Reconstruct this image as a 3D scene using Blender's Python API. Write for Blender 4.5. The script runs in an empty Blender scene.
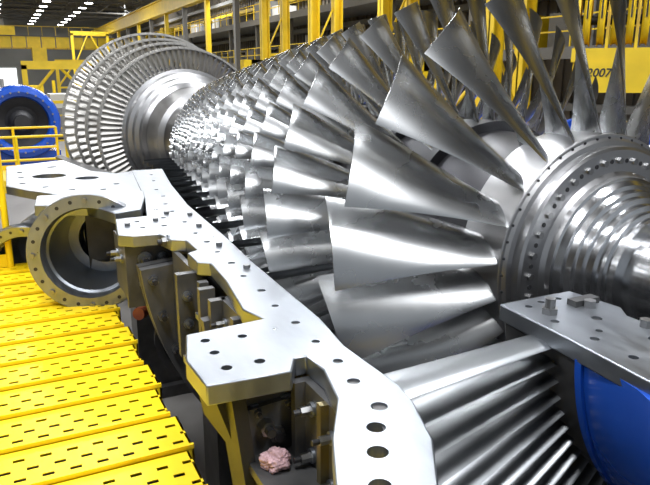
import bpy, bmesh, math, random
from math import sin, cos, pi, radians, sqrt
from mathutils import Vector, Matrix
from mathutils import noise as NZ
random.seed(4)
AX=2.81; AZ=2.935; CZ=3.9; PZ=2.2

# ---------------------------------------------------------------- materials
def mat(name, col, rough=.5, metal=0., noise=0., nscale=8., rvar=0., emit=None, estr=0., bump=0., stretch=(1,1,1), coat=0.):
    m=bpy.data.materials.new(name); m.use_nodes=True
    nt=m.node_tree; b=nt.nodes['Principled BSDF']
    b.inputs['Base Color'].default_value=(*col,1); b.inputs['Roughness'].default_value=rough
    b.inputs['Metallic'].default_value=metal
    if coat: b.inputs['Coat Weight'].default_value=coat
    if emit:
        b.inputs['Emission Color'].default_value=(*emit,1); b.inputs['Emission Strength'].default_value=estr
    if noise or rvar or bump:
        tc=nt.nodes.new('ShaderNodeTexCoord'); mp=nt.nodes.new('ShaderNodeMapping')
        mp.inputs['Scale'].default_value=stretch
        nt.links.new(tc.outputs['Object'],mp.inputs['Vector'])
        n=nt.nodes.new('ShaderNodeTexNoise'); n.inputs['Scale'].default_value=nscale; n.inputs['Detail'].default_value=4
        nt.links.new(mp.outputs[0],n.inputs['Vector'])
        if noise:
            r=nt.nodes.new('ShaderNodeMapRange'); r.inputs[3].default_value=1-noise; r.inputs[4].default_value=1+noise
            r.inputs[1].default_value=.25; r.inputs[2].default_value=.75
            nt.links.new(n.outputs[0],r.inputs[0])
            x=nt.nodes.new('ShaderNodeVectorMath'); x.operation='SCALE'; x.inputs[0].default_value=col
            nt.links.new(r.outputs[0],x.inputs['Scale']); nt.links.new(x.outputs[0],b.inputs['Base Color'])
        if rvar:
            r=nt.nodes.new('ShaderNodeMapRange'); r.inputs[3].default_value=max(.05,rough-rvar); r.inputs[4].default_value=rough+rvar
            r.inputs[1].default_value=.25; r.inputs[2].default_value=.75
            nt.links.new(n.outputs[0],r.inputs[0]); nt.links.new(r.outputs[0],b.inputs['Roughness'])
        if bump:
            bp=nt.nodes.new('ShaderNodeBump'); bp.inputs['Strength'].default_value=bump; bp.inputs['Distance'].default_value=.01
            nt.links.new(n.outputs[0],bp.inputs['Height']); nt.links.new(bp.outputs[0],b.inputs['Normal'])
    return m
M_BLADE=mat('blade_steel',(.47,.48,.49),.27,1,noise=.05,nscale=3,rvar=.03)
M_HUB=mat('hub_steel_shaded',(.06,.06,.065),.42,1,noise=.1,nscale=6,rvar=.04)  # drum steel, darkened to paint in the occlusion between blade rows
M_SHAFT=mat('polished_shaft_steel',(.64,.65,.67),.2,1,noise=.04,nscale=3,rvar=.04,stretch=(1,14,1))
M_TBLADE=mat('turbine_blade_alloy',(.42,.41,.39),.42,.75,noise=.10,nscale=5)
M_TDISC=mat('turbine_disc_steel',(.43,.43,.44),.32,1,noise=.05,nscale=4,rvar=.04)
M_FLANGE=mat('machined_flange_steel',(.27,.29,.32),.35,.9,noise=.13,nscale=6,rvar=.08,bump=.03,stretch=(3,1,1))
M_CAST=mat('cast_casing_steel',(.09,.09,.092),.45,.5,noise=.3,nscale=7,rvar=.1,bump=.12)
M_DARK=mat('dark_steel',(.025,.025,.028),.5,.3,noise=.2)
M_BOLT=mat('bolt_steel',(.30,.30,.30),.35,1)
M_VANE=mat('vane_steel',(.20,.21,.222),.32,1,noise=.06,nscale=5,rvar=.04)
M_YEL=mat('yellow_paint',(.88,.61,.006),.38,0,noise=.07,nscale=4,bump=.03)
M_YELB=mat('yellow_structure_paint',(.74,.51,.012),.5,0,noise=.12,nscale=2)
M_BLUE=mat('blue_paint',(.008,.065,.40),.26,0,noise=.08,nscale=6,bump=.1,coat=.4)
M_WALL=mat('corrugated_wall_paint',(.16,.14,.115),.7,0,noise=.15,nscale=1.2,stretch=(1,3,1))
M_GREY=mat('grey_paint',(.25,.25,.245),.55,0,noise=.12,nscale=3)
M_WHITE=mat('white_paint',(.65,.65,.63),.5)
M_BACK=mat('back_wall_paint',(.20,.205,.20),.7,0,noise=.1,nscale=.4)
M_ROOF=mat('roof_deck',(.06,.06,.06),.8,0,noise=.1)
M_TRUSS=mat('truss_paint',(.13,.125,.115),.6)
M_FLOOR=mat('concrete_floor',(.24,.23,.22),.45,0,noise=.15,nscale=1.5,rvar=.1)
M_LAMP=mat('lamp_glow',(1,1,1),.5,emit=(1,.98,.94),estr=26)
M_DAY=mat('daylight_panel',(1,1,1),.5,emit=(.93,.97,1),estr=1.6)
M_PINK=mat('pink_rag_cloth',(.42,.27,.29),.9,0,noise=.3,nscale=25,bump=.3)
M_ORANGE=mat('orange_primer',(.40,.10,.04),.6,0,noise=.2)
M_BRASS=mat('olive_brass',(.20,.17,.09),.4,.8,noise=.2)
M_TEXT=mat('black_lettering',(.02,.02,.02),.6)
M_SLOT_SHADE=mat('slot_shade_sheet',(.02,.018,.01),.8)  # near-black colour standing in for the shade seen through the plank slots

# ---------------------------------------------------------------- builder
class B:
    def __init__(s): s.v=[]; s.f=[]; s.m=[]; s.mats=[]
    def mi(s,m):
        if m not in s.mats: s.mats.append(m)
        return s.mats.index(m)
    def add(s,v,f,m):
        o=len(s.v); s.v.extend(v); k=s.mi(m)
        for q in f: s.f.append([i+o for i in q]); s.m.append(k)
    def box(s,x0,x1,y0,y1,z0,z1,m):
        v=[(x,y,z) for x in(x0,x1) for y in(y0,y1) for z in(z0,z1)]
        s.add(v,[(0,1,3,2),(4,6,7,5),(0,4,5,1),(2,3,7,6),(0,2,6,4),(1,5,7,3)],m)
    def cyl(s,p0,p1,r0,m,r1=None,n=12,cap=True):
        p0=Vector(p0);p1=Vector(p1); r1=r0 if r1 is None else r1
        d=(p1-p0).normalized(); a=d.orthogonal().normalized(); b=d.cross(a)
        v=[];f=[]
        for i in range(n):
            c,q=cos(2*pi*i/n),sin(2*pi*i/n)
            v.append(tuple(p0+(a*c+b*q)*r0)); v.append(tuple(p1+(a*c+b*q)*r1))
        for i in range(n):
            j=(i+1)%n; f.append((2*i,2*j,2*j+1,2*i+1))
        if cap: f.append([2*i for i in range(n)][::-1]); f.append([2*i+1 for i in range(n)])
        s.add(v,f,m)
    def lathe(s,prof,m,a0=0,a1=2*pi,n=96,origin=(AX,0,AZ),closed=False,basis=None):
        full=abs(a1-a0-2*pi)<1e-6
        cnt=n if full else n+1; v=[];f=[]; P=len(prof)
        o=Vector(origin)
        if basis is None: ex,ed,ez=Vector((1,0,0)),Vector((0,1,0)),Vector((0,0,1))
        else: ex,ed,ez=basis
        for i in range(cnt):
            a=a0+(a1-a0)*i/n
            for (y,r) in prof: v.append(tuple(o+ed*y+ex*(r*cos(a))+ez*(r*sin(a))))
        for i in range(n):
            j=(i+1)%cnt if full else i+1
            for k in range(P if closed else P-1):
                l=(k+1)%P
                f.append((i*P+k,i*P+l,j*P+l,j*P+k))
        if closed and not full:
            f.append(list(range(P))); f.append(list(range((cnt-1)*P,cnt*P))[::-1])
        s.add(v,f,m)
    def poly(s,pts,z0,z1,m):
        n=len(pts); v=[(x,y,z0) for x,y in pts]+[(x,y,z1) for x,y in pts]
        f=[list(range(n))[::-1],list(range(n,2*n))]+[(i,(i+1)%n,(i+1)%n+n,i+n) for i in range(n)]
        s.add(v,f,m)
    def slab(s,pts,th,m):
        n=len(pts); q=[tuple(Vector(p)+Vector(th)) for p in pts]
        s.add([tuple(p) for p in pts]+q,[list(range(n)),list(range(n,2*n))[::-1]]+[(i,(i+1)%n,(i+1)%n+n,i+n) for i in range(n)],m)
    def blade(s,phi,y,r0,r1,c0,c1,s0,s1,th0,th1,cam,m,ns=8,nc=7,sweep=0.,rot=1,lean=0.,cexp=1.3):
        cs=[-.5*cos(pi*i/(nc-1)) for i in range(nc)]
        ring=2*nc-2; v=[];f=[]
        for k in range(ns+1):
            t=k/ns; r=r0+(r1-r0)*t
            C=c0+(c1-c0)*(t**cexp); xi=s0+(s1-s0)*(t**.8); T=th0+(th1-th0)*t
            cx,sx=cos(xi),sin(xi)
            line=[]
            for side in(1,-1):
                rng=range(nc) if side==1 else range(nc-2,0,-1)
                for i in rng:
                    c=cs[i]; h=T*.5*sqrt(max(0,1-4*c*c))*(1.-.5*(c+.5))
                    mm=cam*(1-.3*t)*C*(1-4*c*c)+side*h
                    line.append((c*C*cx-mm*sx+lean*t, -c*C*sx-mm*cx+sweep*t*t))
            for a,tt in line:
                ang=phi+tt*rot/max(r,.3)
                v.append((AX+r*cos(ang),y+a,AZ+r*sin(ang)))
        for k in range(ns):
            for i in range(ring):
                j=(i+1)%ring; f.append((k*ring+i,k*ring+j,(k+1)*ring+j,(k+1)*ring+i))
        f.append([ns*ring+i for i in range(ring)])
        s.add(v,f,m)
    def obj(s,name,parent=None,smooth=35,bevel=0):
        me=bpy.data.meshes.new(name); me.from_pydata(s.v,[],s.f); 
        for m in s.mats: me.materials.append(m)
        me.polygons.foreach_set('material_index',s.m)
        bm=bmesh.new(); bm.from_mesh(me); bmesh.ops.recalc_face_normals(bm,faces=bm.faces); bm.to_mesh(me); bm.free()
        if smooth:
            me.polygons.foreach_set('use_smooth',[True]*len(me.polygons)); me.set_sharp_from_angle(angle=radians(smooth))
        me.update()
        o=bpy.data.objects.new(name,me); bpy.context.collection.objects.link(o)
        if parent: o.parent=parent
        if bevel:
            md=o.modifiers.new('b','BEVEL'); md.width=bevel; md.segments=2; md.limit_method='ANGLE'; md.angle_limit=radians(40)
        return o
def empty(name,loc=(0,0,0)):
    e=bpy.data.objects.new(name,None); e.location=loc; bpy.context.collection.objects.link(e); return e

# ---------------------------------------------------------------- rotor
rotor=empty('gas_turbine_rotor')
ts=[0,.84,1.42,1.90,2.32,2.70,3.05,3.37,3.67,3.96,4.24,4.51,4.77,5.02,5.27,5.52]
Ns=[22,34,40,44,48,52,56,60,62,64,66,68,70,72,74,76]
Y0=2.54
def tipr(t): return 1.45 if t<.1 else 1.53-.55*(max(0,t)/5.52)**1.15
def hubr(t): return .67+.12*min(1,max(0,t)/5.52)
b=B()
for k,(t,N) in enumerate(zip(ts,Ns)):
    r0=hubr(t)-.02; r1=tipr(t); sp=2*pi*r1/N
    f=k/15
    ct=sp*(1.15+.10*f); c0=sp*(.82+.18*f)
    off=random.random()*2*pi/N
    if k==0: off=radians(6.5)
    for i in range(N):
        b.blade(pi+off+2*pi*i/N,Y0+t+.02,r0,r1,c0,ct,radians(18+10*f),radians(64-12*f),.028*(1-.5*f),.006,.13,M_BLADE,
                ns=16 if k==0 else (10 if k<4 else 6),nc=11 if k==0 else (9 if k<4 else 6),sweep=.08*(1-f),lean=.20*(1-f)**2)
b.obj('compressor_blades',rotor,50)
b=B()
prof=[(-.6,.0),(-.6,.20),(1.35,.20),(1.35,.235),(1.50,.235),(1.50,.225),(1.52,.225),(1.52,.255),(1.66,.255),(1.67,.245),(1.70,.245),(1.71,.265),(1.80,.265),(1.82,.24),(1.98,.24),(1.985,.30),(2.03,.30),(2.035,.32),(2.07,.32),(2.075,.345),(2.11,.35),(2.115,.375),(2.145,.38),(2.15,.40),(2.18,.41),(2.185,.43),(2.215,.45),(2.22,.465)]
b.lathe([(y+.04,r) for y,r in prof],M_SHAFT)
b.lathe([(y+.04,r) for y,r in [(2.22,.465),(2.25,.47),(2.27,.49),(2.27,.60),(2.28,.615),(2.33,.615),(2.335,.64),(2.35,.655),(2.35,.67)]],M_TDISC)
hp=[]
for k,t in enumerate(ts):
    y=Y0+t; w=.16 if k==0 else .14-.05*k/15; h=hubr(t)
    if k==0: b.lathe([(2.39,.67),(2.395,.675),(y+w,h)],M_TDISC); hp+=[(y+w,h),(y+w+.005,h-.06)]
    else: hp+= [(y-w,h),(y+w,h),(y+w+.005,h-.06)]
    if k<15:
        w2=.14-.05*(k+1)/15; hp+=[(Y0+ts[k+1]-w2-.005,hubr(ts[k+1])-.06)]
hp+=[(8.2,.74),(8.2,.62),(8.5,.58),(9.6,.58)]
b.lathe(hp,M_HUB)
YT=11.15
b.lathe([(9.6,.58),(9.75,.62),(9.9,.64),(9.95,.72),(10.15,.74),(10.25,.78),(10.4,.80),(10.45,.86),(10.6,.87),(10.62,.93),(10.8,.94),(10.82,1.0),(10.95,1.02),(10.96,1.07),(11.3,1.08)],M_TDISC)
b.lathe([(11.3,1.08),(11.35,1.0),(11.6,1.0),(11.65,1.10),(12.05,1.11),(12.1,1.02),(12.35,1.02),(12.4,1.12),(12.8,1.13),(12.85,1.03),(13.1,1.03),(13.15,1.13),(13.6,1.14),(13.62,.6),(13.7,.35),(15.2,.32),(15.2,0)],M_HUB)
for i in range(32):
    a=2*pi*i/32
    x,z=AX+.545*cos(a),AZ+.545*sin(a); b.cyl((x,2.315,z),(x,2.295,z),.018,M_BOLT,n=6)
    a+=pi/32
    x,z=AX+.545*cos(a),AZ+.545*sin(a); b.cyl((x,2.315,z),(x,2.307,z),.012,M_DARK,n=10)
for i in range(48):
    a=2*pi*i/48
    x,z=AX+.655*cos(a),AZ+.655*sin(a); b.cyl((x,2.40,z),(x,2.384,z),.007,M_DARK,n=8)
b.obj('rotor_drum_and_shaft',rotor,30)
b=B()
for y,r0,r1,N,c in [(YT,1.07,1.42,92,.17),(11.87,1.09,1.52,84,.19),(12.6,1.11,1.62,76,.21),(13.37,1.12,1.76,68,.24)]:
    for i in range(N):
        a=2*pi*i/N
        b.blade(a,y,r0,r1-.03,c,c*.95,radians(10),radians(40),.04,.02,.14,M_TBLADE,ns=4,nc=6)
        w=2*pi/N*.47
        pr=[(y-.085,r1-.03),(y+.085,r1-.03),(y+.085,r1-.005),(y+.02,r1-.005),(y+.02,r1+.015),(y-.02,r1+.015),(y-.02,r1-.005),(y-.085,r1-.005)]
        b.lathe(pr,M_TBLADE,a-w,a+w,1,closed=True)
b.obj('turbine_blades',rotor,50)

# ---------------------------------------------------------------- casing
casing=empty('compressor_casing_lower_half')
def holes_cut(o,holes,zt,depth=.3):
    c=B()
    for (x,y,r) in holes: c.cyl((x,y,zt-depth),(x,y,zt+.05),r,M_DARK,n=20)
    co=c.obj('cut',None,0)
    md=o.modifiers.new('cut','BOOLEAN'); md.object=co; md.operation='DIFFERENCE'; md.solver='EXACT'
    dg=bpy.context.evaluated_depsgraph_get(); dg.update()
    me=bpy.data.meshes.new_from_object(o.evaluated_get(dg))
    o.modifiers.clear(); o.data=me
    bpy.data.objects.remove(co)
inner=[(.62,.85),(.74,.98),(.86,1.12),(.97,1.3),(1.04,1.5),(1.06,1.61),(1.05,1.97),(1.09,2.26),(1.13,3.2),(1.17,3.7),(1.23,4.9),(1.34,5.9),(1.50,7.0)]
outer=[(1.18,7.0),(1.05,5.9),(.98,5.3),(.90,4.85),(.86,4.62),(.64,4.6),(.58,4.12),(.66,4.05),(.82,4.03),(.85,3.85),(.93,3.80),(.93,3.55),(.86,3.5),(.86,3.3),(.92,3.25),(.90,2.93),(.84,2.5),(.88,2.36),(.55,2.33),(.49,2.10),(.50,1.88),(.79,1.86),(.84,1.95),(.885,1.95),(.89,1.82),(.84,1.62),(.72,1.42),(.62,1.2),(.46,.85)]
b=B(); b.poly(inner+outer,AZ-.075,AZ,M_FLANGE)
fl=b.obj('split_line_flange',casing,30,bevel=.006)
holes=[(.60,1.98,.020),(.60,2.12,.018),(.60,2.24,.018),(.72,1.98,.020),(.74,2.22,.018),
 (.93,1.52,.026),(.86,1.42,.028),(.80,1.31,.030),(.73,1.18,.030),(.94,1.70,.022),(.965,1.86,.018),(.97,2.05,.016),
 (.98,2.26,.018),(.98,2.48,.016),(1.0,2.7,.020),(1.0,2.95,.016),(1.02,3.2,.020),(1.02,3.45,.016),(1.03,3.7,.020),(1.03,3.95,.016),(.90,4.25,.020),(.76,4.25,.018),(.76,4.45,.018),(.95,4.5,.020),(1.05,4.3,.018),(1.06,4.7,.020),(1.08,5.0,.018),(1.14,5.35,.020),(1.16,5.7,.018),(1.24,6.2,.018),(1.30,6.6,.018)]
holes_cut(fl,holes,AZ)
b=B()
for x,y in [(1.06,3.07),(1.07,3.58),(1.10,4.12),(1.14,4.5),(.68,4.35),(1.0,4.62),(.88,4.42)]:
    b.cyl((x,y,AZ),(x,y,AZ+.020),.018,M_BOLT,n=6)
b.obj('flange_bolts',casing,30)
b=B()
b.poly([(2*AX-x,y) for x,y in inner+[(1.15,7.0),(1.02,5.9),(.92,3.55),(.87,1.8),(.62,1.2),(.46,.85)]][::-1],AZ-.09,AZ,M_FLANGE)
b.obj('split_line_flange_far',casing,30,bevel=.006)
b=B()
pin=[(y,AX-x) for x,y in inner]
shell=pin+[(y,r+.13) for y,r in reversed(pin)]
b.lathe(shell,M_CAST,pi+.002,2*pi-.002,72,closed=True,origin=(AX,0,AZ-.005))
def ringflange(y0,y1,r0,r1,a0=185,a1=355,nb=26,m=M_CAST):
    b.lathe([(y0,r0),(y0,r1),(y1,r1),(y1,r0)],m,radians(a0),radians(a1),60,closed=True)
    for i in range(nb):
        a=radians(a0+2+(a1-a0-4)*i/(nb-1)); rr=r1-.06
        x,z=AX+rr*cos(a),AZ+rr*sin(a)
        b.cyl((x,y0-.045,z),(x,y1+.045,z),.03,M_BOLT,n=6)
        b.cyl((x,y0-.075,z),(x,y1+.075,z),.018,M_DARK,n=8)
ringflange(1.99,2.05,1.8,2.15); ringflange(2.07,2.13,1.8,2.15)
ringflange(2.88,2.94,1.7,2.05); 
ringflange(3.90,3.97,1.7,2.15); ringflange(3.99,4.06,1.7,2.15)
ringflange(5.5,5.57,1.6,1.93); ringflange(5.59,5.66,1.6,1.93)
def bolt_nX(x,y,z,r=.028):
    b.cyl((x,y,z),(x-.012,y,z),r*1.5,M_FLANGE,n=14); b.cyl((x-.012,y,z),(x-.05,y,z),r,M_BOLT,n=6); b.cyl((x-.05,y,z),(x-.075,y,z),r*.6,M_DARK,n=10)
def bolt_nY(x,y,z,r=.028):
    b.cyl((x,y,z),(x,y-.012,z),r*1.6,M_FLANGE,n=14); b.cyl((x,y-.012,z),(x,y-.05,z),r,M_BOLT,n=6); b.cyl((x,y-.05,z),(x,y-.07,z),r*.6,M_DARK,n=10)
b.box(.86,.90,1.66,1.94,AZ-.62,AZ-.075,M_CAST)
b.box(.83,.86,1.72,1.75,AZ-.58,AZ-.075,M_BRASS)
b.box(.82,.86,1.905,1.94,AZ-.60,AZ-.075,M_CAST)
for z in(-.15,-.33): bolt_nX(.86,1.84,AZ+z,.018); bolt_nX(.86,1.69,AZ+z-.03,.016)
b.slab([(.62,2.02,AZ-.075),(.88,2.02,AZ-.075),(.88,2.02,AZ-.95),(.74,2.02,AZ-.95)],(0,.05,0),M_CAST)
b.slab([(.60,1.95,AZ-.075),(.65,1.95,AZ-.075),(.75,1.95,AZ-.95),(.70,1.95,AZ-.95)],(0,.20,0),M_DARK)
b.slab([(.55,2.05,AZ-.075),(.55,2.31,AZ-.075),(.60,2.31,AZ-.34),(.66,2.05,AZ-.42)],(.03,0,0),M_DARK)
b.box(.64,.88,1.99,2.02,AZ-.14,AZ-.075,M_CAST)
bolt_nY(.78,2.02,AZ-.30,.032); bolt_nY(.83,2.02,AZ-.19,.016); bolt_nY(.71,2.02,AZ-.2,.014)
b.box(.66,1.02,1.68,2.02,AZ-.405,AZ-.37,M_CAST)
b.box(.68,.70,1.70,2.0,AZ-.72,AZ-.405,M_DARK)
b.box(.86,.90,2.42,2.90,AZ-.34,AZ-.075,M_CAST)
for y in (2.50,2.62,2.72,2.82): bolt_nX(.86,y,AZ-.18,.016)
for y,zz,x in ((2.46,.30,.80),(2.58,.22,.82),(2.86,.40,.80),(3.05,.34,.80),(3.16,.25,.83)):
    b.box(x,.88,y,y+.045,AZ-zz,AZ-.075,M_CAST); b.box(x-.015,.88,y-.01,y+.055,AZ-zz-.03,AZ-zz,M_FLANGE)
b.box(.72,.90,2.44,2.74,AZ-.46,AZ-.42,M_FLANGE); b.box(.76,.90,2.5,2.7,AZ-.42,AZ-.36,M_CAST)
b.box(.74,.90,2.95,3.22,AZ-.52,AZ-.48,M_FLANGE); b.box(.78,.90,3.0,3.18,AZ-.48,AZ-.42,M_CAST)
b.box(.76,.90,3.35,3.40,AZ-.55,AZ-.075,M_CAST); bolt_nY(.81,3.35,AZ-.2,.018); bolt_nY(.81,3.35,AZ-.36,.018)
b.box(.86,.89,3.40,3.88,AZ-.62,AZ-.075,M_CAST)
for y in (3.5,3.62,3.74):
    for z in (-.18,-.3,-.42,-.54): b.cyl((.862,y,AZ+z),(.856,y,AZ+z),.018,M_DARK,n=14)
b.box(.62,.92,4.14,4.19,AZ-.50,AZ-.075,M_CAST)
bolt_nY(.74,4.14,AZ-.18,.03); bolt_nY(.74,4.14,AZ-.34,.03); bolt_nY(.85,4.14,AZ-.18,.022)
b.box(.62,.66,4.19,4.58,AZ-.45,AZ-.075,M_CAST)
for y in(4.28,4.45): bolt_nX(.62,y,AZ-.2,.02)
bolt_nX(.86,3.93,AZ-.03,.03)
d=Vector((-.75,-.6,-.2)).normalized(); ex=d.orthogonal().normalized(); ez=d.cross(ex)
b.lathe([(0,.0),(0.0,.13),(.03,.15),(.03,.22),(0,.25),(-.08,.25),(-.08,.18),(-.5,.18)],M_DARK,n=40,origin=(.93,4.0,AZ-.80),basis=(ex,d,ez))
b.cyl((.86,4.72,AZ-.72),(.74,4.55,AZ-.70),.045,M_ORANGE,n=16)
b.obj('casing_shell',casing,30)
b=B()
for k in range(15):
    tm=(ts[k]+ts[k+1])/2+.06; y=Y0+tm; rs=1.31
    for (ya,ra),(yb,rb) in zip(pin,pin[1:]):
        if ya<=y<=yb: rs=ra+(rb-ra)*(y-ya)/(yb-ya)
    N=Ns[k]//2+6
    for i in range(N):
        a=pi+radians(2)+(pi-radians(4))*i/(N-1)
        b.blade(a,y+.03,hubr(tm)+.02,rs,.14-.05*k/15,.16-.06*k/15,radians(25),radians(35),.018,.018,.1,M_VANE,ns=2,nc=5,rot=-1)
b.obj('stator_vanes',casing,50)
b=B()
N=36
for i in range(N):
    a=pi+radians(3.8)+(pi-radians(7.6))*i/(N-1)
    b.blade(a,1.79,.90,1.81,.12,.17,radians(6),radians(12),.013,.012,.04,M_VANE,ns=3,nc=7)
b.obj('inlet_guide_vanes',casing,50)
b=B()
b.lathe([(2.08,.60),(2.08,.90),(2.03,.94),(1.55,.94),(1.55,.60)],M_CAST,pi+.002,2*pi-.002,60,closed=True,origin=(AX,0,AZ-.005))
b.lathe([(1.55,.34),(1.55,.60),(.7,.60),(.7,.34)],M_CAST,pi+.002,2*pi-.002,48,closed=True,origin=(AX,0,AZ-.005))
b.obj('inlet_barrel',casing,30)
b=B()
b.poly([(1.86,2.06),(1.83,1.62),(1.80,1.3),(1.76,.6),(2.30,.6),(2.30,1.35),(2.24,1.45),(2.24,1.72),(2.30,1.80),(2.27,2.06)],AZ-.07,AZ+.004,M_FLANGE)
o=b.obj('inlet_barrel_flange',casing,30,bevel=.006)
holes_cut(o,[(1.95,1.98,.016),(2.04,2.0,.016),(2.14,2.0,.016),(2.22,1.95,.014),(1.92,1.8,.018),(1.92,1.6,.018),(1.91,1.42,.018),(2.1,1.75,.022),(2.12,1.5,.022),(1.9,1.25,.02),(2.16,1.3,.02),(2.0,1.65,.014)],AZ+.004,.25)
b=B()
b.cyl((1.97,1.88,AZ),(1.97,1.88,AZ+.07),.022,M_BOLT,n=10); b.cyl((1.97,1.88,AZ),(1.97,1.88,AZ+.03),.035,M_BOLT,n=6)
for x,y in((2.18,1.86),(2.2,1.6),(2.2,1.36)): b.cyl((x,y,AZ),(x,y,AZ+.035),.026,M_BOLT,n=6)
b.box(2.12,2.26,1.88,1.93,AZ,AZ+.03,M_CAST)
b.obj('inlet_barrel_studs',casing,30)
b=B()
bp=[(1.60,.955),(1.56,.975),(1.45,.99),(1.30,1.02),(1.15,1.08),(1.0,1.18),(.85,1.34),(.75,1.5)]
b.lathe(bp+[(y-.03,r-.05) for y,r in reversed(bp)],M_BLUE,pi+.04,2*pi-.04,64,closed=True)
b.lathe([(1.60,.90),(1.60,.985),(1.57,.985),(1.57,.90)],M_BLUE,pi+.06,2*pi-.06,64,closed=True)
b.obj('inlet_bellmouth',casing,40)
b=B()
b.poly([(0.0,7.96),(-.02,6.5),(.16,6.15),(.36,5.85),(.70,5.75),(1.04,5.7),(1.06,5.9),(1.2,7.0),(1.0,6.9),(.80,7.2),(.62,8.3)],AZ-.08,AZ-.005,M_FLANGE)
o=b.obj('combustor_casing_flange',casing,30,bevel=.006)
holes_cut(o,[(.12,6.6,.03),(.12,7.0,.03),(.12,7.4,.03),(.3,6.3,.03),(.5,6.05,.03),(.75,5.95,.03),(.9,6.2,.03),(.7,6.7,.11),(.38,7.0,.16),(.45,7.7,.05)],AZ,.3)
def port(b,c,n,R,depth,m=M_FLANGE):
    d=Vector(n).normalized(); ez=Vector((0,0,1)); ez=(ez-d*ez.dot(d)).normalized(); ex=ez.cross(d)
    b.lathe([(0,R*.76),(.015,R*.77),(.015,R*.985),(0,R),(-.08,R),(-.08,R*.86),(-depth,R*.80),(-depth,0)],m,n=64,origin=c,basis=(ex,d,ez))
    b.lathe([(0,R*.76),(-.02,R*.74),(-.10,R*.74),(-.11,R*.70),(-depth*.75,R*.64),(-depth*.75,R*.46),(-depth*.95,R*.44),(-depth*.95,0)],m,n=64,origin=c,basis=(ex,d,ez))
    for i in range(24):
        a=2*pi*i/24; p=Vector(c)+ex*(R*.89*cos(a))+ez*(R*.89*sin(a))
        if i%3==0: b.cyl(p+d*.01,p+d*.035,R*.045,M_BOLT,n=6)
        else: b.cyl(p+d*.017,p-d*.02,R*.032,M_DARK,n=10)
b=B()
port(b,(.49,5.02,AZ-.33),(-.30,-.95,.06),.45,.85)
port(b,(.08,6.3,AZ-.75),(-.35,-.93,-.1),.42,.75)
b.box(.55,1.15,5.65,6.7,AZ-.75,AZ-.08,M_CAST)
b.obj('combustor_ports',casing,30)
b=B()
b.poly([(.16,5.32),(.20,5.75),(.9,5.7),(1.03,5.6),(.98,5.3),(.86,4.82),(.66,4.75),(.60,4.95),(.52,5.14),(.34,5.22)],AZ-.07,AZ+.012,M_FLANGE)
b.obj('port_top_plate',casing,30,bevel=.006)
b=B()
b.lathe([(7.0,1.33),(7.6,1.32),(8.2,1.33),(10.2,1.48),(10.8,1.56),(12.2,1.72),(14.0,1.90),(14.0,2.0),(10.8,1.70),(8.2,1.48),(7.0,1.46)],M_CAST,pi+.3,2*pi-.3,56,closed=True)
for y in (1.6,4.3,7.6,12.0):
    b.box(AX-1.3,AX+1.3,y,y+.4,0,AZ-1.6,M_CAST); b.box(AX-1.6,AX+1.6,y-.1,y+.5,0,.15,M_CAST)
    for sx in(-1,1): b.box(AX+sx*1.45-.15,AX+sx*1.45+.15,y,y+.4,0,AZ-1.25,M_CAST)
b.box(AX-.6,AX+.6,14.4,15.0,0,AZ-.33,M_GREY); b.box(AX-.6,AX+.6,-.5,-.1,0,AZ-.21,M_GREY)
b.obj('casing_supports',casing,30)

bm=bmesh.new(); bmesh.ops.create_icosphere(bm,subdivisions=5,radius=1)
for v in bm.verts:
    n=v.co.normalized(); k=1+.30*NZ.noise(n*1.8+Vector((3,1,0)))-.35*abs(NZ.noise(n*4+Vector((1,5,2))))-.12*abs(NZ.noise(n*11))
    v.co=Vector((n.x*.058*k,n.y*.05*k,max(-.025,n.z*.045*k)))
me=bpy.data.meshes.new('cleaning_rag'); bm.to_mesh(me); bm.free(); me.materials.append(M_PINK)
me.polygons.foreach_set('use_smooth',[True]*len(me.polygons))
rag=bpy.data.objects.new('cleaning_rag',me); rag.location=(.735,1.89,AZ-.343); bpy.context.collection.objects.link(rag)

# ---------------------------------------------------------------- platform
b=B()
W=.345; y=6.5; idx=0
while y>-.9:
    x0=-2.6; x1=.62+(.0 if idx%2 else .03)
    yb=y-W+.012; z=PZ
    rows=[yb+.085,yb+.165,yb+.25]; sw=.024; pitch=.115; sl=.05
    edges=[yb]
    for r in rows: edges+= [r-sw/2,r+sw/2]
    edges.append(y)
    for q in range(0,len(edges)-1):
        a,c=edges[q],edges[q+1]
        if q%2==0: b.box(x0,x1,a,c,z-.004,z,M_YEL)
        else:
            x=x0+(.055 if q==3 else 0); b.box(x0,x+.001,a,c,z-.004,z,M_YEL)
            while x<x1-.001:
                xe=min(x+pitch-sl,x1); b.box(x,xe,a,c,z-.004,z,M_YEL); x+=pitch
    b.box(x0+.01,x1-.012,yb+.03,y-.02,z-.06,z-.05,M_SLOT_SHADE)  # added dark sheet, makes the slots read as black with shade
    b.box(x0,x1,yb,yb+.016,z-.07,z+.022,M_YEL)
    b.box(x0,x1,y-.014,y,z-.07,z-.004,M_YEL)
    b.box(x1-.01,x1,yb,y,z-.09,z+.0,M_YEL)
    y-=W; idx+=1
for xx in(-2.5,-1.5,-.5,.5): b.box(xx-.05,xx+.05,-.9,6.45,z-.30,z-.07,M_YELB)
for xx in(-2.5,.48):
    for yy in(-.7,1.2,3.6,6.2): b.box(xx-.06,xx+.06,yy-.06,yy+.06,0,z-.3,M_YELB)
b.obj('work_platform',None,0)
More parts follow.
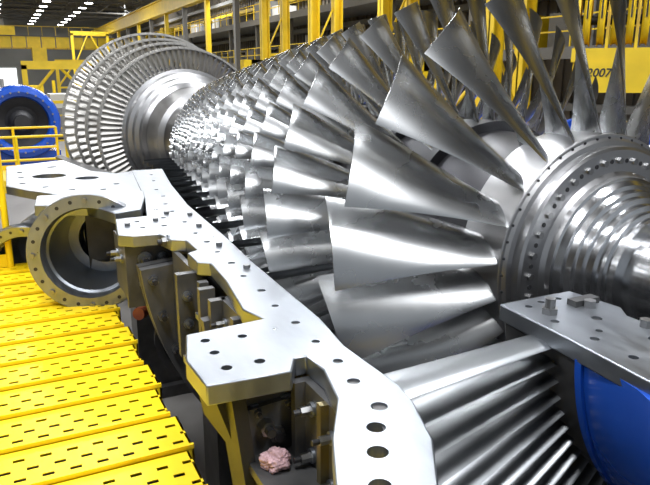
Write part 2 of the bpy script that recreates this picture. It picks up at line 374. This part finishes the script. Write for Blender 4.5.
def railing(name,pts,h=1.08,post=.028,m=M_YEL,z=0,sp=1.4):
    b=B()
    for a,c in zip(pts,pts[1:]):
        A=Vector((*a,z));C=Vector((*c,z)); n=max(1,round((C-A).length/sp))
        for i in range(n+1):
            p=A.lerp(C,i/n); b.cyl(p,p+Vector((0,0,h)),post,m,n=10)
        for hh in(h,h*.52): b.cyl(A+Vector((0,0,hh)),C+Vector((0,0,hh)),post*.85,m,n=10)
        d=(C-A); n2=Vector((-d.y,d.x,0)).normalized()*.006
        v=[A+n2,A-n2,C-n2,C+n2]; v=[tuple(q+Vector((0,0,.002))) for q in v]+[tuple(q+Vector((0,0,.12))) for q in v]
        b.add(v,[(0,1,2,3),(4,5,6,7),(0,1,5,4),(1,2,6,5),(2,3,7,6),(3,0,4,7)],m)
    return b.obj(name,None,40)
railing('safety_railing',[(-.06,6.42),(-2.55,6.42)],z=PZ+.001,post=.03,sp=1.25)
b=B(); b.box(-4,1.35,16,19,1.35,1.5,M_YELB)
for xx in(-3.8,1.2):
    for yy in(16.1,18.9): b.box(xx-.06,xx+.06,yy-.06,yy+.06,0,1.35,M_YELB)
for i in range(6): b.box(1.35+.28*i,1.65+.28*i,16.1,17.1,1.26-.22*i,1.30-.22*i,M_YELB)
b.obj('access_platform',None,0)
railing('access_railing',[(1.3,16.05),(-3.9,16.05)],z=1.5,post=.035,sp=1.1)
railing('access_railing',[(1.3,18.9),(-3.9,18.9)],z=1.5,post=.035,sp=1.1)

# ---------------------------------------------------------------- hall
b=B(); b.box(-24,22,-12,112,-.3,0,M_FLOOR); b.obj('floor',None,0)
b=B(); b.box(21.6,22,-12,112,0,13.5,M_WALL)
b.obj('wall_right',None,0)
b=B()
for i in range(int(124/.6)):
    yy=-12+i*.6; b.box(21.5,21.6,yy,yy+.3,0,13.4,M_WALL)
for z,m,t in [(2.5,M_GREY,.3),(4.9,M_YELB,.2),(6.0,M_TRUSS,.15),(7.0,M_GREY,.3),(8.3,M_TRUSS,.15),(9.4,M_YELB,.3),(10.6,M_GREY,.3)]:
    b.box(21.0,21.5,-12,112,z,z+t,m)
b.obj('trim_1',None,0)
b=B(); b.box(-24,22,111.6,112,0,13.5,M_BACK); b.obj('wall_back',None,0)
b=B(); b.box(-24.4,-24,-12,112,0,13.5,M_WALL); b.obj('wall_left',None,0)
b=B(); b.box(-24,22,-12,112,13.5,13.8,M_ROOF); b.obj('ceiling',None,0)
b=B(); b.box(-3,3,111.4,111.55,0,5,M_DAY); b.box(-3.2,3.2,111.35,111.5,5,5.3,M_GREY); b.box(-.1,.1,111.3,111.4,0,5,M_GREY); b.obj('door_1',None,0)
b=B()
for z in(4.6,7.6):
    b.box(17.5,21.4,-12,110,z,z+.18,M_GREY); b.box(17.4,17.5,-12,110,z-.15,z+.25,M_TRUSS)
    for h in(.55,1.05): b.box(17.42,17.47,-12,110,z+.18+h,z+.23+h,M_YELB)
    y=-12
    while y<110: b.box(17.42,17.47,y,y+.05,z+.18,z+1.25,M_YELB); y+=1.6
    y=-9
    while y<110:
        b.box(17.8,18.05,y,y+.25,0 if z<5 else 4.78,z,M_TRUSS); y+=6.3
for i in range(34):
    y=8+i*2.9+random.random(); z=random.choice([4.78,7.78]); 
    b.box(19,20.5,y,y+1+random.random(),z,z+.8+random.random()*1.0,random.choice([M_GREY,M_WHITE,M_TRUSS,M_YELB,M_WALL]))
b.obj('mezzanine',None,0)
def lattice(b,x0,x1,y,z0,z1,w=.42,m=M_YELB,step=2.4):
    for x in(x0,x1): 
        b.box(x-w/2,x+w/2,y-.03,y+.03,z0,z1,m); b.box(x-w/2,x-w/2+.05,y-.2,y+.2,z0,z1,m); b.box(x+w/2-.05,x+w/2,y-.2,y+.2,z0,z1,m)
    z=z0; s=1
    while z<z1-step:
        b.box(x0,x1,y-.05,y+.05,z,z+.14,m)
        a,c=(x0,x1) if s>0 else (x1,x0)
        b.cyl((a,y,z),(c,y,z+step),.05,m,n=4); z+=step; s=-s
for i in range(13):
    y=16+6.3*i
    b=B()
    if y<40: lattice(b,13.5,14.7,y,0.15,9.1)
    else:
        b.box(13.9,14.2,y-.2,y+.2,.15,9.1,M_YELB if i%2 else M_TRUSS)
    b.box(13.2,15.1,y-.4,y+.4,0,.15,M_YELB)
    b.obj('steel_column',None,0)
b=B(); b.box(13.9,14.1,-12,110,9.2,10.3,M_YELB); b.box(13.7,14.3,-12,110,9.12,9.25,M_YELB); b.box(13.7,14.3,-12,110,10.3,10.4,M_YELB); b.box(13.95,14.05,-12,110,10.4,10.5,M_TRUSS)
b.obj('crane_runway_beam',None,0)
b=B()
for i in range(19):
    y=-8+6.3*i
    b.box(-23.9,21.4,y-.1,y+.1,13.2,13.45,M_TRUSS); b.box(-23.9,21.4,y-.1,y+.1,11.7,11.85,M_TRUSS)
    x=-23; s=1
    while x<20:
        b.cyl((x,y,11.8 if s>0 else 13.3),(x+2,y,13.3 if s>0 else 11.8),.06,M_TRUSS,n=4); x+=2; s=-s
for x in range(-22,20,4): b.box(x-.08,x+.08,-11,111,13.3,13.48,M_TRUSS)
b.obj('roof_trusses',None,0)
b=B()
for x in (-9,-4,1,5.5,9.5,16):
    for i in range(18):
        y=14+5.5*i
        b.cyl((x,y,11.15),(x,y,11.55),.45,M_GREY,r1=.12,n=12); b.cyl((x,y,11.10),(x,y,11.15),.38,M_LAMP,n=12)
        b.cyl((x,y,11.45),(x,y,13.4),.02,M_GREY,n=5)
b.obj('high_bay_lamps',None,0)
b=B(); Y=82
for dy in(0,3.2):
    b.box(-13,13.1,Y+dy,Y+dy+.9,6.9,8.1,M_YELB); b.box(-13,13.1,Y+dy-.15,Y+dy+1.05,8.1,8.2,M_TRUSS)
    for i in range(17): b.box(-13+1.5*i,-12.9+1.5*i,Y+dy-.04,Y+dy,6.9,8.1,M_TRUSS)
b.box(-2,2.5,Y-.3,Y+4.4,8.2,9.1,M_YELB); b.box(-1,1.5,Y+.5,Y+3,9.1,9.9,M_GREY)
b.box(4,5.5,Y-.6,Y+1,5.2,6.9,M_YELB)
for i in range(18): b.box(-13+1.4*i,-12.95+1.4*i,Y-.15,Y-.1,8.2,9.2,M_YELB)
b.box(-13,13,Y-.15,Y-.1,9.15,9.2,M_YELB)
b.obj('overhead_crane',None,0)
def unit(name,x,y,w,d,h,m,m2):
    b=B(); b.box(x,x+w,y,y+d,0,h*.7,m); b.box(x+w*.1,x+w*.6,y+.1,y+d*.9,h*.7,h,m2); b.box(x+w*.7,x+w*.9,y-.1,y+.1,h*.2,h*.6,M_WHITE)
    b.cyl((x+w*.8,y+d/2,h*.7),(x+w*.8,y+d/2,h*1.15),.15,m2); b.box(x-.1,x+w+.1,y-.1,y+d+.1,0,.15,M_DARK); return b.obj(name,None,30)
unit('machine_tool',2.5,44,4,3,2.8,M_GREY,M_WHITE); unit('machine_tool',-2,52,3,3,3.2,M_WHITE,M_GREY)
unit('machine_tool',6.5,38,3.5,3,3.0,M_YELB,M_GREY); unit('machine_tool',9,56,3,3,3.4,M_WHITE,M_YELB); unit('machine_tool',1,68,5,3,3.0,M_GREY,M_YELB)
for (x,y,w,h) in((1.2,36,3.2,4.6),(4.6,60,3.2,5.2),(7.2,72,3.4,8.2)):
    b=B()
    for xx in(x,x+w): b.box(xx,xx+.25,y,y+.25,0,h-.2,M_YELB)
    b.box(x,x+w+.25,y,y+.25,h-.4,h,M_YELB); b.box(x,x+w+.25,y+.05,y+.2,h*.55,h*.55+.15,M_YELB)
    b.cyl((x+.1,y+.12,h*.57),(x+w*.48,y+.12,h-.3),.08,M_YELB,n=6); b.cyl((x+w+.1,y+.12,h*.57),(x+w*.55,y+.12,h-.3),.08,M_YELB,n=6)
    for q in range(1,4): b.box(x+.05,x+w+.2,y+.08,y+.16,h*.55*q/4,h*.55*q/4+.08,M_YELB)
    b.obj('yellow_gantry_frame',None,0)
b=B(); c=(.75,28,2.15)
b.lathe([(0,.95),(-.12,1.0),(-.18,1.15),(-.12,1.33),(0,1.4),(2.2,1.4),(2.2,.95)],M_BLUE,n=56,origin=c)
b.lathe([(.1,.95),(.25,.6),(.2,.5),(.1,.45),(0,.3),(-.3,.28),(-.3,0)],M_DARK,n=40,origin=c)
for i in range(24):
    a=2*pi*i/24; b.cyl((c[0]+1.15*cos(a),c[1]-.2,c[2]+1.15*sin(a)),(c[0]+1.15*cos(a),c[1]-.1,c[2]+1.15*sin(a)),.04,M_BOLT,n=6)
b.box(-.55,2.05,28.2,30.2,0,1.0,M_BLUE); b.box(-1.0,2.5,28,30.4,0,.25,M_DARK)
b.obj('blue_generator_frame',None,35)
b=B(); c=(8.3,6.2,2.2)
b.lathe([(0,0),(0,.85),(.1,.95),(1.4,.95),(1.4,1.05),(1.5,1.05),(1.5,.9),(2.6,.9),(2.6,0)],M_BLUE,n=48,origin=c)
b.box(7.6,9.0,6.3,8.6,0,1.4,M_BLUE); b.box(7.4,9.2,6.2,8.7,0,.15,M_DARK)
b.obj('blue_motor_housing',None,35)
hb=empty('crane_hook_block',(12.05,10.2,4.30)); hb.rotation_euler=(0,0,-radians(49.6))
b=B()
for i in range(6):
    x=-.70+.28*i
    b.lathe([(-.07,.10),(-.07,.55),(-.03,.50),(.03,.50),(.07,.55),(.07,.10)],M_YELB,n=40,origin=(x,0,.75),basis=(Vector((0,1,0)),Vector((1,0,0)),Vector((0,0,1))))
b.cyl((-.95,0,.75),(.95,0,.75),.10,M_DARK,n=16)
for x in(-.88,-.28,.28,.88):
    pts=[(-.3,-.55),(.3,-.55),(.42,.2),(.34,1.15),(.15,1.38),(-.15,1.38),(-.34,1.15),(-.42,.2)]
    n=len(pts); v=[(x-.03,p,q) for p,q in pts]+[(x+.03,p,q) for p,q in pts]
    b.add(v,[list(range(n)),list(range(n,2*n))]+[(i,(i+1)%n,(i+1)%n+n,i+n) for i in range(n)],M_YELB)
b.box(-.95,.95,-.44,.40,-.12,.16,M_YELB); b.box(-.80,.80,-.46,.36,-.75,-.12,M_YELB)
b.cyl((0,0,-.75),(0,0,-1.0),.16,M_DARK,n=20)
pts=[(0,0,-1.0),(0,0,-1.25),(.22,0,-1.45),(.27,0,-1.7),(.12,0,-1.92),(-.12,0,-1.95),(-.3,0,-1.8),(-.36,0,-1.58)]
for i,(p,q) in enumerate(zip(pts,pts[1:])): b.cyl(p,q,.13-.008*i,M_YELB,r1=.122-.008*i,n=14)
for i in range(6):
    x=-.70+.28*i
    for yy in(-.52,.52): b.cyl((x,yy,.75),(x,yy*.6,7.69),.018,M_DARK,n=6)
b.obj('block_body',hb,35)
tx=bpy.data.curves.new('t','FONT'); tx.body='2007'; tx.size=.24; tx.shear=.2; tx.extrude=.003; tx.align_x='CENTER'; tx.offset=.004
to=bpy.data.objects.new('capacity_text',tx); to.data.materials.append(M_TEXT); bpy.context.collection.objects.link(to); to.parent=hb
to.location=(-.38,-.468,-.42); to.rotation_euler=(pi/2,0,0)
b=B(); b.box(8,13,9,9.9,12.0,13.1,M_YELB); b.box(8,13,11,11.9,12.0,13.1,M_YELB); b.box(11,13,9.0,11.9,12.0,12.2,M_YELB)
b.obj('crane_trolley',None,0)
b=B()
for (x,y) in((7.8,13.5),(9.2,17.0),(6.0,16.5),(11.0,15.2)):
    b.box(x,x+.3,y,y+.3,0,4.3,M_YELB); b.box(x+1.5,x+1.8,y,y+.3,0,4.3,M_YELB); b.box(x-.2,x+2,y,y+.3,4.0,4.3,M_YELB); b.box(x,x+1.8,y+.05,y+.2,2.4,2.6,M_YELB)
    b.cyl((x+.15,y+.15,2.6),(x+1.65,y+.15,4.0),.06,M_YELB,n=6)
b.obj('yellow_support_stands',None,0)

# ---------------------------------------------------------------- lights
def area(x,y,z,sx,sy,e,col=(.97,.985,1),rot=(0,0,0)):
    l=bpy.data.lights.new('bay_light','AREA'); l.shape='RECTANGLE'; l.size=sx; l.size_y=sy; l.energy=e; l.color=col
    o=bpy.data.objects.new('bay_light',l); o.location=(x,y,z); o.rotation_euler=rot; bpy.context.collection.objects.link(o); return o
for x,y in((-1.5,0),(5,2.5),(-.5,8),(6,11),(-7,4),(2.5,-5)):
    area(x,y,11.2,.8,3.5,720)
for y in(24,44,66,90):
    area(5,y,11.0,10,3,2100); area(17,y,12.8,3,3,1300)
w=bpy.data.worlds.new('w'); bpy.context.scene.world=w; w.use_nodes=True
w.node_tree.nodes['Background'].inputs[0].default_value=(.86,.93,1,1); w.node_tree.nodes['Background'].inputs[1].default_value=.4

cam=bpy.data.cameras.new('camera'); co=bpy.data.objects.new('camera',cam); bpy.context.collection.objects.link(co)
co.location=(0,0,CZ); co.rotation_euler=(radians(90-14.4),0,radians(-26.2)); cam.lens=36; cam.sensor_width=36; cam.clip_end=400
bpy.context.scene.camera=co
bpy.context.scene.view_settings.view_transform='Standard'
